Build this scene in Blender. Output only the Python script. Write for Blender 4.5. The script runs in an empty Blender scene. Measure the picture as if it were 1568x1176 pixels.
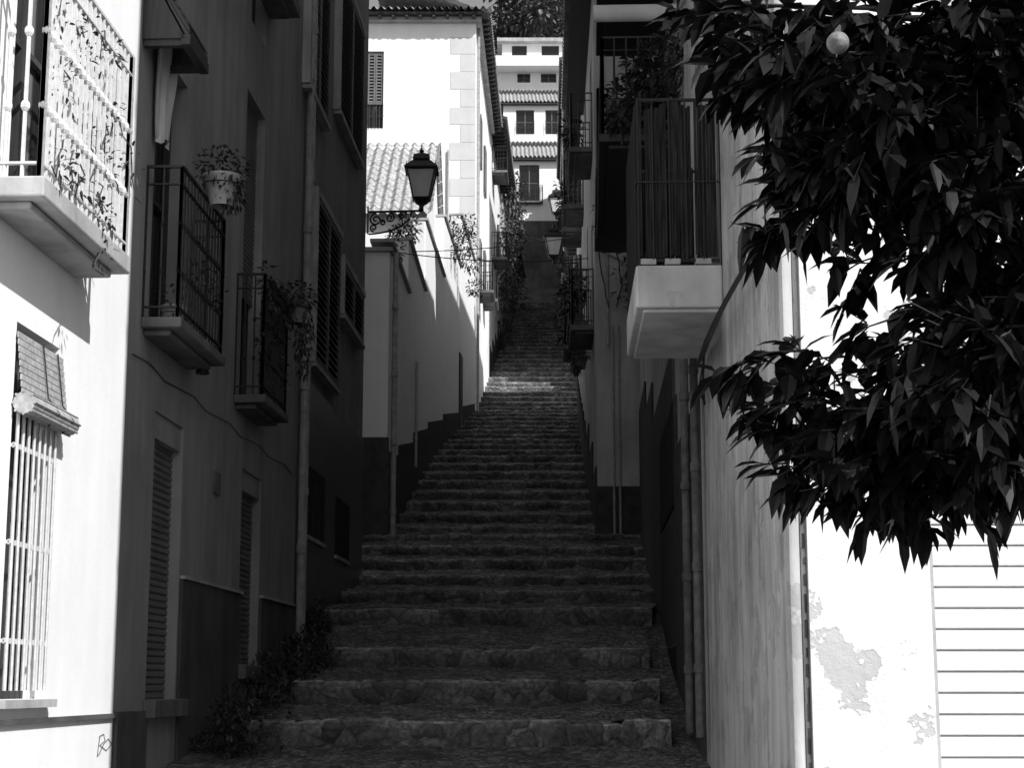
import bpy, math, random
from mathutils import Vector, noise
random.seed(7)
R=random.uniform
# ------------------------------------------------------------------ camera calibration (used only to measure real positions on real planes)
F=2600.0; PITCH=math.atan(462/2600.0); CAM=Vector((0,0,1.6))
def ray(px,py):
    u=(px-784)/F; v=(588-py)/F
    return Vector((u, math.cos(PITCH)-v*math.sin(PITCH), math.sin(PITCH)+v*math.cos(PITCH)))
def pt(px,py,Y):
    r=ray(px,py); return CAM+r*(Y/r.y)
def lerp_tab(tab,y):
    if y<=tab[0][0]: return tab[0][1]
    for (a,b),(c,d) in zip(tab,tab[1:]):
        if y<=c: return b+(d-b)*(y-a)/(c-a)
    return tab[-1][1]
# ------------------------------------------------------------------ materials
def newmat(name):
    m=bpy.data.materials.new(name); m.use_nodes=True
    nt=m.node_tree; return m,nt,nt.nodes,nt.links,nt.nodes['Principled BSDF']
def g(c): return (c,c,c,1)
def tex_noise(N,L,src,scale,detail=6,rough=.55,mapscale=None):
    n=N.new('ShaderNodeTexNoise'); n.inputs['Scale'].default_value=scale; n.inputs['Detail'].default_value=min(detail,5); n.inputs['Roughness'].default_value=rough
    if mapscale:
        mp=N.new('ShaderNodeMapping'); mp.inputs['Scale'].default_value=mapscale; L.new(src,mp.inputs[0]); src=mp.outputs[0]
    L.new(src,n.inputs['Vector']); return n
def ramp(N,L,src,stops):
    r=N.new('ShaderNodeValToRGB'); e=r.color_ramp.elements
    e[0].position=stops[0][0]; e[0].color=g(stops[0][1]); e[1].position=stops[-1][0]; e[1].color=g(stops[-1][1])
    for p,c in stops[1:-1]:
        x=e.new(p); x.color=g(c)
    L.new(src,r.inputs[0]); return r
def mul(N,L,a,b,f=1.0):
    m=N.new('ShaderNodeMix'); m.data_type='RGBA'; m.blend_type='MULTIPLY'; m.inputs[0].default_value=f
    L.new(a,m.inputs[6]); L.new(b,m.inputs[7]); return m.outputs[2]
def bump(N,L,b,src,s,d=.02):
    k=N.new('ShaderNodeBump'); k.inputs['Strength'].default_value=s; k.inputs['Distance'].default_value=d
    L.new(src,k.inputs['Height']); L.new(k.outputs[0],b.inputs['Normal']); return k
def plaster(name,c,dirt=.6,scale=1.2,streak=.25,peel=0,bs=.35,pt_=.37):
    m,nt,N,L,b=newmat(name)
    o=N.new('ShaderNodeTexCoord').outputs['Object']
    n1=tex_noise(N,L,o,scale,8,.6); r1=ramp(N,L,n1.outputs[0],[(.32,dirt),(.58,1.0)])
    n2=tex_noise(N,L,o,3.0,6,.6,(1.6,1.6,.18)); r2=ramp(N,L,n2.outputs[0],[(.35,1-streak),(.6,1.0)])
    base=N.new('ShaderNodeRGB'); base.outputs[0].default_value=g(c)
    x=mul(N,L,base.outputs[0],r1.outputs[0]); x=mul(N,L,x,r2.outputs[0])
    n3=tex_noise(N,L,o,22,8,.7); h=n3.outputs[0]
    if peel:
        n4=tex_noise(N,L,o,2.6,9,.62); r4=ramp(N,L,n4.outputs[0],[(pt_,peel),(pt_+.015,peel*.93),(pt_+.03,1.0)]); x=mul(N,L,x,r4.outputs[0])
        ad=N.new('ShaderNodeMath'); ad.operation='MULTIPLY_ADD'; ad.inputs[1].default_value=1.0
        L.new(r4.outputs[0],ad.inputs[0]); L.new(h,ad.inputs[2]); h=ad.outputs[0]
    L.new(x,b.inputs['Base Color']); b.inputs['Roughness'].default_value=.9; b.inputs['Specular IOR Level'].default_value=.2
    bump(N,L,b,h,bs,.012); return m
def simple(name,c,rough=.6,var=.35,scale=6,metal=0,bs=.15,ms=None,spec=None):
    m,nt,N,L,b=newmat(name)
    o=N.new('ShaderNodeTexCoord').outputs['Object']
    n=tex_noise(N,L,o,scale,4,.6,ms); r=ramp(N,L,n.outputs[0],[(.3,c*(1-var)),(.7,c*(1+var*.5))])
    L.new(r.outputs[0],b.inputs['Base Color']); b.inputs['Roughness'].default_value=rough; b.inputs['Metallic'].default_value=metal
    if spec is not None: b.inputs['Specular IOR Level'].default_value=spec
    if bs: bump(N,L,b,n.outputs[0],bs,.01)
    return m
def cobble(name,c,scale,bs,top=False,edge=.28,lo=.5,hi=1.6,ms=None):
    m,nt,N,L,b=newmat(name)
    o=N.new('ShaderNodeTexCoord').outputs['Object']
    wn=tex_noise(N,L,o,6,3,.6)
    mx=N.new('ShaderNodeMix'); mx.data_type='RGBA'; mx.blend_type='LINEAR_LIGHT'; mx.inputs[0].default_value=.08
    L.new(o,mx.inputs[6]); L.new(wn.outputs['Color'],mx.inputs[7])
    v=N.new('ShaderNodeTexVoronoi'); v.feature='DISTANCE_TO_EDGE'; v.inputs['Scale'].default_value=scale; L.new(mx.outputs[2],v.inputs['Vector'])
    v2=N.new('ShaderNodeTexVoronoi'); v2.inputs['Scale'].default_value=scale; L.new(mx.outputs[2],v2.inputs['Vector'])
    r=ramp(N,L,v.outputs[0],[(.0,edge),(.16,1.0)])
    bw=N.new('ShaderNodeRGBToBW'); L.new(v2.outputs['Color'],bw.inputs[0])
    r2=ramp(N,L,bw.outputs[0],[(.2,c*lo),(.8,c*hi)])
    n=tex_noise(N,L,o,1.3,5,.65); r3=ramp(N,L,n.outputs[0],[(.35,.5),(.65,1.15)])
    n5=tex_noise(N,L,o,20,5,.7); r5=ramp(N,L,n5.outputs[0],[(.3,.4),(.7,1.4)])
    x=mul(N,L,r2.outputs[0],r.outputs[0]); x=mul(N,L,x,r3.outputs[0]); x=mul(N,L,x,r5.outputs[0])
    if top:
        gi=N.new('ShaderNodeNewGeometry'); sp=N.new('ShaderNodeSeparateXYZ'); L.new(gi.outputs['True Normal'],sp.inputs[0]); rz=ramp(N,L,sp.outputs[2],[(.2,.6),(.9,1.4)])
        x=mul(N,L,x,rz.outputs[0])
    L.new(x,b.inputs['Base Color']); b.inputs['Roughness'].default_value=.75
    hr=ramp(N,L,v.outputs[0],[(0,0),(.3,1)]); hm=mul(N,L,hr.outputs[0],r5.outputs[0],.8); bump(N,L,b,hm,bs,.04); return m
def tiles_mat(name,c,w=.6,h=.4):
    m,nt,N,L,b=newmat(name)
    o=N.new('ShaderNodeTexCoord').outputs['Object']
    sp=N.new('ShaderNodeSeparateXYZ'); L.new(o,sp.inputs[0]); cb=N.new('ShaderNodeCombineXYZ'); L.new(sp.outputs[1],cb.inputs[0]); L.new(sp.outputs[2],cb.inputs[1])
    br=N.new('ShaderNodeTexBrick'); br.inputs['Scale'].default_value=1; br.inputs['Brick Width'].default_value=w; br.inputs['Row Height'].default_value=h; br.inputs['Mortar Size'].default_value=.008
    br.inputs['Color1'].default_value=g(c); br.inputs['Color2'].default_value=g(c*.75); br.inputs['Mortar'].default_value=g(c*.35); L.new(cb.outputs[0],br.inputs[0])
    n=tex_noise(N,L,o,4,8,.65); r=ramp(N,L,n.outputs[0],[(.35,.6),(.65,1.1)])
    x=mul(N,L,br.outputs[0],r.outputs[0]); L.new(x,b.inputs['Base Color']); b.inputs['Roughness'].default_value=.3
    bump(N,L,b,br.outputs['Fac'],-.3,.01); return m
def leafmat(name,c,rough=.4,spec=.4):
    m,nt,N,L,b=newmat(name)
    gi=N.new('ShaderNodeNewGeometry'); r=ramp(N,L,gi.outputs['Random Per Island'],[(0,c*.5),(1,c*1.6)])
    L.new(r.outputs[0],b.inputs['Base Color']); b.inputs['Roughness'].default_value=rough; b.inputs['Specular IOR Level'].default_value=spec
    return m
M={}
M['white']=plaster('white_plaster',.92,.94,1.5,.04,bs=.2)
M['white_peel']=plaster('peeling_white_plaster',.88,.86,1.3,.08,peel=.72,bs=.5,pt_=.405)
M['shadeside']=plaster('shaded_weathered_plaster',.54,.6,.9,.32,peel=.8,bs=.5,pt_=.42)  # side wall's shade is put into the tone; stains and peeling are wear
M['slabl']=plaster('balcony_white_plaster',.66,.72,1.5,.2,peel=.85,bs=.3)
M['cream_shade']=plaster('shaded_ochre_plaster',.36,.72,.8,.2)  # ochre, darker than the white house partly to paint in the shadow's edge
M['cream_shade2']=plaster('grey_plaster',.28,.7,.9,.2)
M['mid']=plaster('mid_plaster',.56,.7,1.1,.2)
M['darkpl']=plaster('dark_plaster',.12,.6,1.4,.25)
M['dado']=plaster('dado_roughcast',.08,.6,5,.2,bs=1.0)
M['dado2']=tiles_mat('stone_tile_dado',.12)
M['iron']=simple('wrought_iron',.02,.45,.3,30,bs=0)
M['rail_light']=simple('painted_iron',.65,.5,.2,30,bs=0)
M['glass']=simple('dark_window_glass',.012,.12,.1,2,bs=0)
M['wood']=simple('dark_wood',.035,.6,.5,5,ms=(8,8,.7),bs=.4)
M['woodg']=simple('grey_wood',.16,.7,.5,5,ms=(8,8,.7),bs=.4)
M['slat']=simple('shutter_slats',.17,.55,.3,4)
M['slat_l']=simple('pale_blind',.45,.7,.4,25,bs=.4)  # pale mottled slats of the rolled blind
M['slat_white']=simple('white_roller_shutter',.88,.45,.12,1.5,bs=0)
M['trim']=plaster('stone_trim',.5,.7,2,.2)
M['slab']=plaster('balcony_concrete',.2,.6,2.5,.3)
M['quoin']=plaster('quoin_paint',.66,.93,2,.04)
M['pipe']=simple('zinc_pipe',.3,.45,.4,8)
M['pipe_d']=simple('rusty_pipe',.13,.6,.5,12)
M['tile']=simple('clay_roof_tile',.32,.85,.5,7,bs=.4)
M['tile_l']=simple('pale_roof_tile',.46,.85,.55,9,bs=.5)
M['reed']=simple('reed_mat',.03,.85,.9,6,ms=(9,9,.5),bs=.9,spec=.15)
M['step']=cobble('cobbled_tread',.34,14,1.0,False,.3,.5,1.5)
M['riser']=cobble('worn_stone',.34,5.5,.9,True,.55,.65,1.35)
M['ground']=cobble('cobbled_ground',.26,14,1.0)
M['soil']=simple('soil',.10,.95,.6,2,bs=.6)
M['leaf']=leafmat('orange_tree_leaf',.011,.48,.16)
M['leaf2']=leafmat('plant_leaf',.04,.5)
M['leaf3']=leafmat('hill_foliage',.09,.6)
M['bark']=simple('bark',.06,.9,.5,12,bs=.8)
M['pot']=simple('ceramic_pot',.55,.5,.3,9)
M['potd']=simple('terracotta_pot',.18,.7,.3,9)
M['fruit']=simple('orange_peel',.2,.6,.4,60,bs=.6)
M['cloth']=simple('cloth',.6,.9,.2,3)
M['lampglass']=simple('frosted_lamp_glass',.7,.3,.15,4,bs=0)
# ------------------------------------------------------------------ geometry helpers
class Part:
    def __init__(s): s.v=[]; s.f=[]
    def add(s,vs,fs):
        k=len(s.v); s.v+= [tuple(x) for x in vs]; s.f+=[tuple(i+k for i in q) for q in fs]
    def quad(s,a,b,c,d): s.add([a,b,c,d],[(0,1,2,3)])
    def box(s,o,a,b,c):
        s.add([o,o+a,o+a+b,o+b,o+c,o+a+c,o+a+b+c,o+b+c],[(0,3,2,1),(4,5,6,7),(0,1,5,4),(1,2,6,5),(2,3,7,6),(3,0,4,7)])
    def abox(s,x0,x1,y0,y1,z0,z1): s.box(Vector((x0,y0,z0)),Vector((x1-x0,0,0)),Vector((0,y1-y0,0)),Vector((0,0,z1-z0)))
    def wbox(s,w,u0,u1,d0,d1,z0,z1): s.box(w.p(u0,d0,z0),w.t*(u1-u0),w.n*(d1-d0),Vector((0,0,z1-z0)))
    def tube(s,pts,r,n=8):
        pts=[Vector(p) for p in pts]; rs=r if isinstance(r,(list,tuple)) else [r]*len(pts)
        V=[];Fc=[]
        for i,p in enumerate(pts):
            d=(pts[min(i+1,len(pts)-1)]-pts[max(i-1,0)]).normalized()
            up=Vector((0,0,1)) if abs(d.z)<.9 else Vector((1,0,0))
            x=d.cross(up).normalized(); y=d.cross(x).normalized()
            for k in range(n):
                a=2*math.pi*k/n; V.append(p+(x*math.cos(a)+y*math.sin(a))*rs[i])
        for i in range(len(pts)-1):
            for k in range(n):
                Fc.append((i*n+k,i*n+(k+1)%n,(i+1)*n+(k+1)%n,(i+1)*n+k))
        Fc.append(tuple(range(n))); Fc.append(tuple((len(pts)-1)*n+k for k in range(n)))
        s.add(V,Fc)
    def ball(s,c,r,n=10,sq=1.0):
        V=[];Fc=[]
        for i in range(n+1):
            a=math.pi*i/n
            for k in range(n): V.append(Vector(c)+Vector((r*math.sin(a)*math.cos(2*math.pi*k/n),r*math.sin(a)*math.sin(2*math.pi*k/n),r*sq*math.cos(a))))
        for i in range(n):
            for k in range(n): Fc.append((i*n+k,i*n+(k+1)%n,(i+1)*n+(k+1)%n,(i+1)*n+k))
        s.add(V,Fc)
    def lathe(s,c,prof,n=12):
        V=[];Fc=[]
        for r,z in prof:
            for k in range(n): V.append(Vector(c)+Vector((r*math.cos(2*math.pi*(k+.5)/n),r*math.sin(2*math.pi*(k+.5)/n),z)))
        for i in range(len(prof)-1):
            for k in range(n): Fc.append((i*n+k,i*n+(k+1)%n,(i+1)*n+(k+1)%n,(i+1)*n+k))
        s.add(V,Fc)
    def make(s,name,mat,parent=None,bevel=0,smooth=False):
        if not s.v: return None
        me=bpy.data.meshes.new(name); me.from_pydata(s.v,[],s.f); me.update()
        ob=bpy.data.objects.new(name,me); bpy.context.scene.collection.objects.link(ob); me.materials.append(mat)
        if smooth:
            for p in me.polygons: p.use_smooth=True
        if bevel:
            b=ob.modifiers.new('bevel','BEVEL'); b.width=bevel; b.segments=2; b.limit_method='ANGLE'
        if parent: ob.parent=parent
        return ob
class Thing:
    def __init__(s,name):
        s.e=bpy.data.objects.new(name,None); bpy.context.scene.collection.objects.link(s.e); s.parts={}
    def P(s,name,mat,bevel=0,smooth=False):
        if name not in s.parts: s.parts[name]=(Part(),mat,bevel,smooth)
        return s.parts[name][0]
    def done(s):
        for k,(p,m,b,sm) in s.parts.items(): p.make(k,M[m],s.e,b,sm)
class Wall:
    def __init__(s,a,b,n):
        s.a=Vector((a[0],a[1],0)); d=Vector((b[0]-a[0],b[1]-a[1],0)); s.L=d.length; s.t=d.normalized()
        nn=Vector((s.t.y,-s.t.x,0))
        if nn.dot(Vector((n[0],n[1],0)))<0: nn=-nn
        s.n=nn
    def p(s,u,d,z): return s.a+s.t*u+s.n*d+Vector((0,0,z))
    def sv(s,px,py,d=0):
        r=ray(px,py); o=s.a+s.n*d; k=(o-CAM).dot(s.n)/r.dot(s.n); q=CAM+r*k
        return (q-s.a).dot(s.t), q.z
    def at(s,Y): return (Y-s.a.y)/s.t.y
    def op(s,pxl,yt,pxr,yb):
        u0,z1=s.sv(pxl,yt); u0b,z0=s.sv(pxl,yb); u1,_=s.sv(pxr,(yt+yb)/2)
        a,b=sorted((u0b,u1)); return (a,b,min(z0,z1),max(z0,z1))
def facade(w,u0,u1,z0,z1,ops,part,glass,rev=.18):
    us=sorted(set([u0,u1]+[min(max(x,u0),u1) for o in ops for x in o[:2]])); zs=sorted(set([z0,z1]+[min(max(x,z0),z1) for o in ops for x in o[2:4]]))
    for a,b in zip(us,us[1:]):
        for c,d in zip(zs,zs[1:]):
            um=(a+b)/2; zm=(c+d)/2
            if any(o[0]<um<o[1] and o[2]<zm<o[3] for o in ops): continue
            part.quad(w.p(a,0,c),w.p(b,0,c),w.p(b,0,d),w.p(a,0,d))
    for o in ops:
        a,b,c,d=o[:4]; k=-rev
        part.quad(w.p(a,0,c),w.p(b,0,c),w.p(b,k,c),w.p(a,k,c)); part.quad(w.p(a,0,d),w.p(b,0,d),w.p(b,k,d),w.p(a,k,d))
        part.quad(w.p(a,0,c),w.p(a,0,d),w.p(a,k,d),w.p(a,k,c)); part.quad(w.p(b,0,c),w.p(b,0,d),w.p(b,k,d),w.p(b,k,c))
        glass.quad(w.p(a,k,c),w.p(b,k,c),w.p(b,k,d),w.p(a,k,d))
def body(w,u0,u1,z0,z1,depth,part,near=True,far=True,back=True):
    k=-depth
    if near: part.quad(w.p(u0,0,z0),w.p(u0,k,z0),w.p(u0,k,z1),w.p(u0,0,z1))
    if far: part.quad(w.p(u1,0,z0),w.p(u1,k,z0),w.p(u1,k,z1),w.p(u1,0,z1))
    if back: part.quad(w.p(u0,k,z0),w.p(u1,k,z0),w.p(u1,k,z1),w.p(u0,k,z1))
    part.quad(w.p(u0,0,z1),w.p(u1,0,z1),w.p(u1,k,z1),w.p(u0,k,z1))
def roll(P,w,o,pitch=.06,d=-.11,dep=.016,flat=(.25,.75)):
    a,b,c,e=o[:4]; z=c
    while z<e:
        t=min(z+pitch,e); pf=[(d,z),(d+dep,z+pitch*flat[0]),(d+dep,z+pitch*flat[1]),(d,z+pitch*.96),(d-.006,t)]
        for (d0,z0),(d1,z1) in zip(pf,pf[1:]): P.quad(w.p(a,d0,min(z0,e)),w.p(b,d0,min(z0,e)),w.p(b,d1,min(z1,e)),w.p(a,d1,min(z1,e)))
        z+=pitch
def louver(h,w,o,d=.03,leaves=2,pitch=.07,mat='wood'):
    a,b,c,e=o[:4]; P=h.P('louvred_shutters',mat)
    wd=(b-a)/leaves
    for i in range(leaves):
        x0=a+i*wd+.005; x1=x0+wd-.01
        P.wbox(w,x0,x0+.05,d,d+.04,c,e); P.wbox(w,x1-.05,x1,d,d+.04,c,e)
        P.wbox(w,x0+.05,x1-.05,d,d+.038,c,c+.07); P.wbox(w,x0+.05,x1-.05,d,d+.038,e-.07,e)
        z=c+.08
        while z<e-.1:
            P.box(w.p(x0+.05,d+.038,z),w.t*(x1-x0-.1),w.n*(-.03)+Vector((0,0,.045)),Vector((0,0,.012))); z+=pitch
    h.P('shutter_backs','glass').wbox(w,a+.01,b-.01,d-.04,d-.002,c+.01,e-.01)
def window(h,w,o,rev=.18,mat='wood',mull=1,tr=1):
    a,b,c,e=o[:4]; P=h.P('window_frames',mat); k=-rev+.004; f=.05
    P.wbox(w,a+.001,a+f,k,k+.05,c,e); P.wbox(w,b-f,b-.001,k,k+.05,c,e); P.wbox(w,a+f,b-f,k,k+.048,c,c+f); P.wbox(w,a+f,b-f,k,k+.048,e-f,e)
    for i in range(mull):
        x=a+(b-a)*(i+1)/(mull+1); P.wbox(w,x-.03,x+.03,k,k+.046,c+f,e-f)
    for i in range(tr):
        z=c+(e-c)*(i+1)/(tr+1); P.wbox(w,a+f,b-f,k,k+.04,z-.02,z+.02)
def grille(P,w,o,d=.05,sp=.11,r=.009,hs=3):
    a,b,c,e=o[:4]; n=max(2,int((b-a)/sp))
    for i in range(n+1):
        x=a+(b-a)*i/n; P.tube([w.p(x,d,c),w.p(x,d,e)],r,6)
    for i in range(hs):
        z=c+(e-c)*(i+.5)/hs; P.wbox(w,a-.02,b+.02,d-.02,d-.008,z-.015,z+.015); P.wbox(w,a-.02,a-.001,0,d,z-.01,z+.01)
def sill(P,w,o,d=.07,h=.05,ex=.06):
    P.wbox(w,o[0]-ex,o[1]+ex,.002,d,o[2]-h,o[2]-.003)
def balcony(h,w,u0,u1,d,z,ht=1.05,sp=.11,slab=.1,r=.008,rail='iron',slabm='slab',knob=False,tag=''):
    S=h.P('balcony_slab'+tag,slabm,.012); S.wbox(w,u0-.03,u1+.03,.002,d+.04,z-slab,z); S.wbox(w,u0+.06,u1-.06,.002,d-.06,z-slab-.045,z-slab-.002)
    I=h.P('balcony_railing'+tag,rail)
    def line(p,q):
        L=(q-p).length; n=max(1,round(L/sp)); dr=(q-p).normalized(); sd=Vector((-dr.y,dr.x,0))
        for zz,hh in ((z+ht,.02),(z+.08,.014),(z+ht-.14,.01)):
            I.box(p-sd*.015+Vector((0,0,zz-hh/2)),q-p,sd*.03,Vector((0,0,hh)))
        for i in range(n+1):
            x=p+(q-p)*i/n; I.tube([x+Vector((0,0,z)),x+Vector((0,0,z+ht))],r*(1.8 if i in(0,n) else 1),5)
            if knob:
                for q2 in (.3,.62): I.ball(x+Vector((0,0,z+ht*q2)),r*2.2,5,1.3)
    a=w.p(u0,0,0);b=w.p(u0,d,0);c=w.p(u1,d,0);e=w.p(u1,0,0)
    line(a,b);line(b,c);line(c,e)
def roof(P,e0,e1,up,wv=.2,amp=.05):
    L=(e1-e0).length; t=(e1-e0).normalized(); nrm=t.cross(up).normalized()
    if nrm.z<0: nrm=-nrm
    nc=max(2,int(L/wv)); rows=max(2,int(up.length/.38)); V=[];Fc=[]; C=nc*6
    for j in range(rows*2+1):
        f=(j//2+(j%2)*.97)/rows if j<rows*2 else 1.0
        lift=.03 if j%2==0 else 0
        for i in range(C+1):
            hh=amp*math.cos(2*math.pi*i/6.0); jit=noise.noise(Vector((i*.31,j*1.7,L)))*.015
            V.append(e0+t*(L*i/C)+up*min(f,1)+nrm*(hh+lift+jit))
    for j in range(rows*2):
        for i in range(C): Fc.append((j*(C+1)+i,j*(C+1)+i+1,(j+1)*(C+1)+i+1,(j+1)*(C+1)+i))
    P.add(V,Fc)
def rv(): 
    while True:
        v=Vector((R(-1,1),R(-1,1),R(-1,1)))
        if .05<v.length<1: return v
def leaf(P,pos,dr,L,W,droop=.25):
    dr=dr.normalized(); up=rv()*.5+Vector((0,0,1)); s=dr.cross(up)
    if s.length<1e-3: return
    s.normalize(); n=s.cross(dr).normalized(); g0=Vector((0,0,-1))
    def q(t,w,f=0): return pos+dr*(L*t)+s*(w*W)+n*(f*W)+g0*(droop*L*t*t)
    P.add([q(0,0),q(.28,-.45,.12),q(.3,0),q(.28,.45,.12),q(.66,-.40,.1),q(.68,0),q(.66,.40,.1),q(1,0)],
          [(0,2,1),(0,3,2),(1,2,5,4),(2,3,6,5),(4,5,7),(5,6,7)])
def cloud(P,c,rad,n,L=.06,W=.03,droop=.3,down=0):
    c=Vector(c)
    for i in range(n):
        v=rv(); p=c+Vector((v.x*rad[0],v.y*rad[1],v.z*rad[2])); leaf(P,p,v+rv()*.8+Vector((0,0,-down)),L*R(.6,1.3),W*R(.7,1.2),droop)
# ------------------------------------------------------------------ ground & stairs
PROF=[(-400,-.1),(2,-.1),(4,0),(14.7,1.10),(16.8,1.44),(19,1.81),(21.4,2.36),(23.4,2.72),(25.2,3.07),(26.6,3.39),(29.8,4.3),(40,6.94),(57,11.0),(64,13.05),(100,24.5),(104,30),(116,40),(140,49),(170,60),(260,100),(500,140)]
def gz(y): return lerp_tab(PROF,y)
P=Part()
xs=[-400,-120,-60,-30,-15,-8,-4,0,4,8,15,30,60,120,400]; ys=[-400,-100,-30,-10,0,4,8,12,14.7,17,20,23,26,29.8,35,40,48,57,64,75,88,100,104,116,128,140,155,170,200,260,500]
for y in ys:
    for x in xs: P.v.append((x,y,gz(y)-.3+ (0 if y<104 else noise.noise(Vector((x*.03,y*.03,0)))*4)))
for j in range(len(ys)-1):
    for i in range(len(xs)-1): k=j*len(xs)+i; P.f.append((k,k+1,k+1+len(xs),k+len(xs)))
P.make('ground',M['soil'])
P=Part()
nx=70; ylist=[-6+.2*i for i in range(int(36/.2)+1)]
for y in ylist:
    for i in range(nx+1):
        x=-3.4+ (12 if y<7.8 else 6.2)*i/nx
        P.v.append((x,y,gz(y)-.03+noise.noise(Vector((x*1.5,y*1.5,0)))*.02))
for j in range(len(ylist)-1):
    for i in range(nx): k=j*(nx+1)+i; P.f.append((k,k+1,k+2+nx,k+1+nx))
P.make('cobbled_street',M['ground'],smooth=True)
XL=[(14.8,-2.31),(16.8,-2.15),(19,-2.15),(21.4,-2.4),(25.4,-2.35),(25.7,-2.9),(29.2,-2.9),(29.9,-2.2),(40,-2.0),(57,-1.2),(64,-1.1),(100,.3)]
XR=[(14.8,1.36),(19,1.52),(21.4,1.75),(22,1.98),(29.2,2.3),(29.9,1.6),(40,1.8),(57,2.3),(64,2.6),(100,3.3)]
steps=[(14.8,1.107,1.298),(16.8,1.442,1.644),(19,1.813,2.005),(21.4,2.362,2.548),(23.4,2.726,2.878),(25.2,3.07,3.195),(26.6,3.40,3.54),(27.8,3.69,3.84),(29.0,4.0,4.146),(29.8,4.19,4.35)]
y=31.2
while y<100:
    z=gz(y)+.05; steps.append((y,z-.15,z)); y+=1.5*R(.9,1.1)
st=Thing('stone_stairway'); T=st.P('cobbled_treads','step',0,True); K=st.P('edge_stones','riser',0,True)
for i,(y,zb,zt) in enumerate(steps):
    y2,zb2=(steps[i+1][0],steps[i+1][1]) if i+1<len(steps) else (y+1.2,zt+.15)
    xl=lerp_tab(XL,y); xr=lerp_tab(XR,y); xl2=lerp_tab(XL,min(y2,y+1)); xr2=lerp_tab(XR,min(y2,y+1))
    near=y<45; nx=60 if near else 10; ny=16 if near else 3; V=[];Fc=[]
    ph=R(0,50)
    def wav(x): return noise.noise(Vector((x*.8,ph,0)))*.09+noise.noise(Vector((x*3,ph,4)))*.03
    for j in range(ny+1):
        for k in range(nx+1):
            f=j/ny; x=(xl+(xl2-xl)*f)*(1-k/nx)+(xr+(xr2-xr)*f)*k/nx; yy=y+.08+(y2-y-.02)*f
            V.append((x,yy,zt-.012+(zb2-zt)*f+noise.noise(Vector((x*2.1,yy*2.1,3)))*.035+(noise.noise(Vector((x*11,yy*11,3)))*.03 if near else 0)))
    for j in range(ny):
        for k in range(nx): q=j*(nx+1)+k; Fc.append((q,q+1,q+nx+2,q+nx+1))
    T.add(V,Fc)
    # continuous worn edge: a rough, rounded, hand-laid kerb of stones with shallow joints
    n=int((xr-xl)/(.035 if near else .12)); h=zt-zb
    joints=[]; x=xl
    while x<xr: x+=R(.14,.6); joints.append((x,R(-.018,.014),R(-.025,.02)))
    pf=[(-.01,-.14,0),(-.012,.0,0),(-.018,.35,1),(-.02,.7,1),(-.006,.93,1),(.025,1.02,1),(.09,1.04,1),(.19,1.0,.6),(.26,.8,0)]
    V=[];Fc=[];m=len(pf); ji=0
    for a in range(n+1):
        x=xl+(xr-xl)*a/n
        while ji<len(joints)-1 and x>joints[ji][0]: ji+=1
        jx,jz,jy=joints[ji]; dj=min(abs(x-jx),abs(x-(joints[ji-1][0] if ji else xl)))
        groove=.022*max(0,1-dj/.03)
        for (dy,fz,rg) in pf:
            nz=noise.noise(Vector((x*7,y*3+fz*2,dy*9)))*.014*rg+noise.noise(Vector((x*19,y+fz*5,dy*20)))*.008*rg
            zz=zb+(h*fz if fz>0 else fz)
            V.append((x,y+wav(x)+dy+jy*rg+(groove if fz<.95 else 0)+nz,zz+(jz+wav(x)*.25)*rg-(groove if fz>=.9 else 0)+nz))
    for a in range(n):
        for b_ in range(m-1): q=a*m+b_; Fc.append((q,q+m,q+m+1,q+1))
    Fc.append(tuple(range(m))); Fc.append(tuple(n*m+k for k in range(m)))
    K.add(V,Fc)
st.done()
# ------------------------------------------------------------------ LEFT near row
LW=Wall((-3.29+.04*2,2),(-3.29+.04*25.5,25.5),(1,0))
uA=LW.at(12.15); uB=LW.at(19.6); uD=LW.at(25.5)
h=Thing('white_house'); ow=LW.op(5,640,72,1072); ob=LW.op(8,480,90,640); ow=(ow[0]-.1,ob[1],ow[2],ob[3]);
u_bal0=LW.at(9.1); u_bal1=LW.at(10.87); zb=LW.sv(120,392)[1]
od=(u_bal0+.35,u_bal1-.35,zb+.02,zb+2.2)
facade(LW,0,uA,-1,15,[ow,od],h.P('walls','white'),h.P('glass','glass')); body(LW,0,uA,-1,15,7,h.P('walls','white'))
window(h,LW,ow); grille(h.P('window_grille','rail_light'),LW,(ow[0]+.02,ow[1]-.09,ow[2]+.05,ow[3]-.45),.03,.1,.011,3); sill(h.P('sills','trim'),LW,ow)
window(h,LW,od)
B=h.P('rolled_blind','slat_l'); z=ow[3]-.06
for k in range(9): B.wbox(LW,ow[0]-.02,ow[1]+.02,.012+.005*k,.022+.005*k,z-.038,z-.004); z-=.042
z-=.05
B.tube([LW.p(ow[0]-.03,.075,z),LW.p(ow[1]+.04,.075,z)],.065,16)
for k in range(8):
    a=k/8*2*math.pi; B.tube([LW.p(ow[0]-.035,.075+.067*math.cos(a),z+.067*math.sin(a)),LW.p(ow[1]+.045,.075+.067*math.cos(a),z+.067*math.sin(a))],.008,5)
for f in (.5,.85): u=ow[0]+(ow[1]-ow[0])*f; h.P('blind_cords','iron').tube([LW.p(u,.03,ow[3]-.06),LW.p(u,.075,z+.1),LW.p(u,.15,z),LW.p(u,.08,z-.077)],.005,4)
balcony(h,LW,u_bal0,u_bal1,.30,zb,1.38,.1,.12,.0125,'rail_light','trim',True)
zd=LW.sv(90,1098)[1]; h.P('plinth_moulding','darkpl').wbox(LW,0,uA,.003,.03,zd-.03,zd)
gp=h.P('graffiti','iron')
def scr(pts):
    gp.tube([LW.p(*(lambda s:(s[0],.004,s[1]))(LW.sv(a,b))) for a,b in pts],.003,4)
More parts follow.
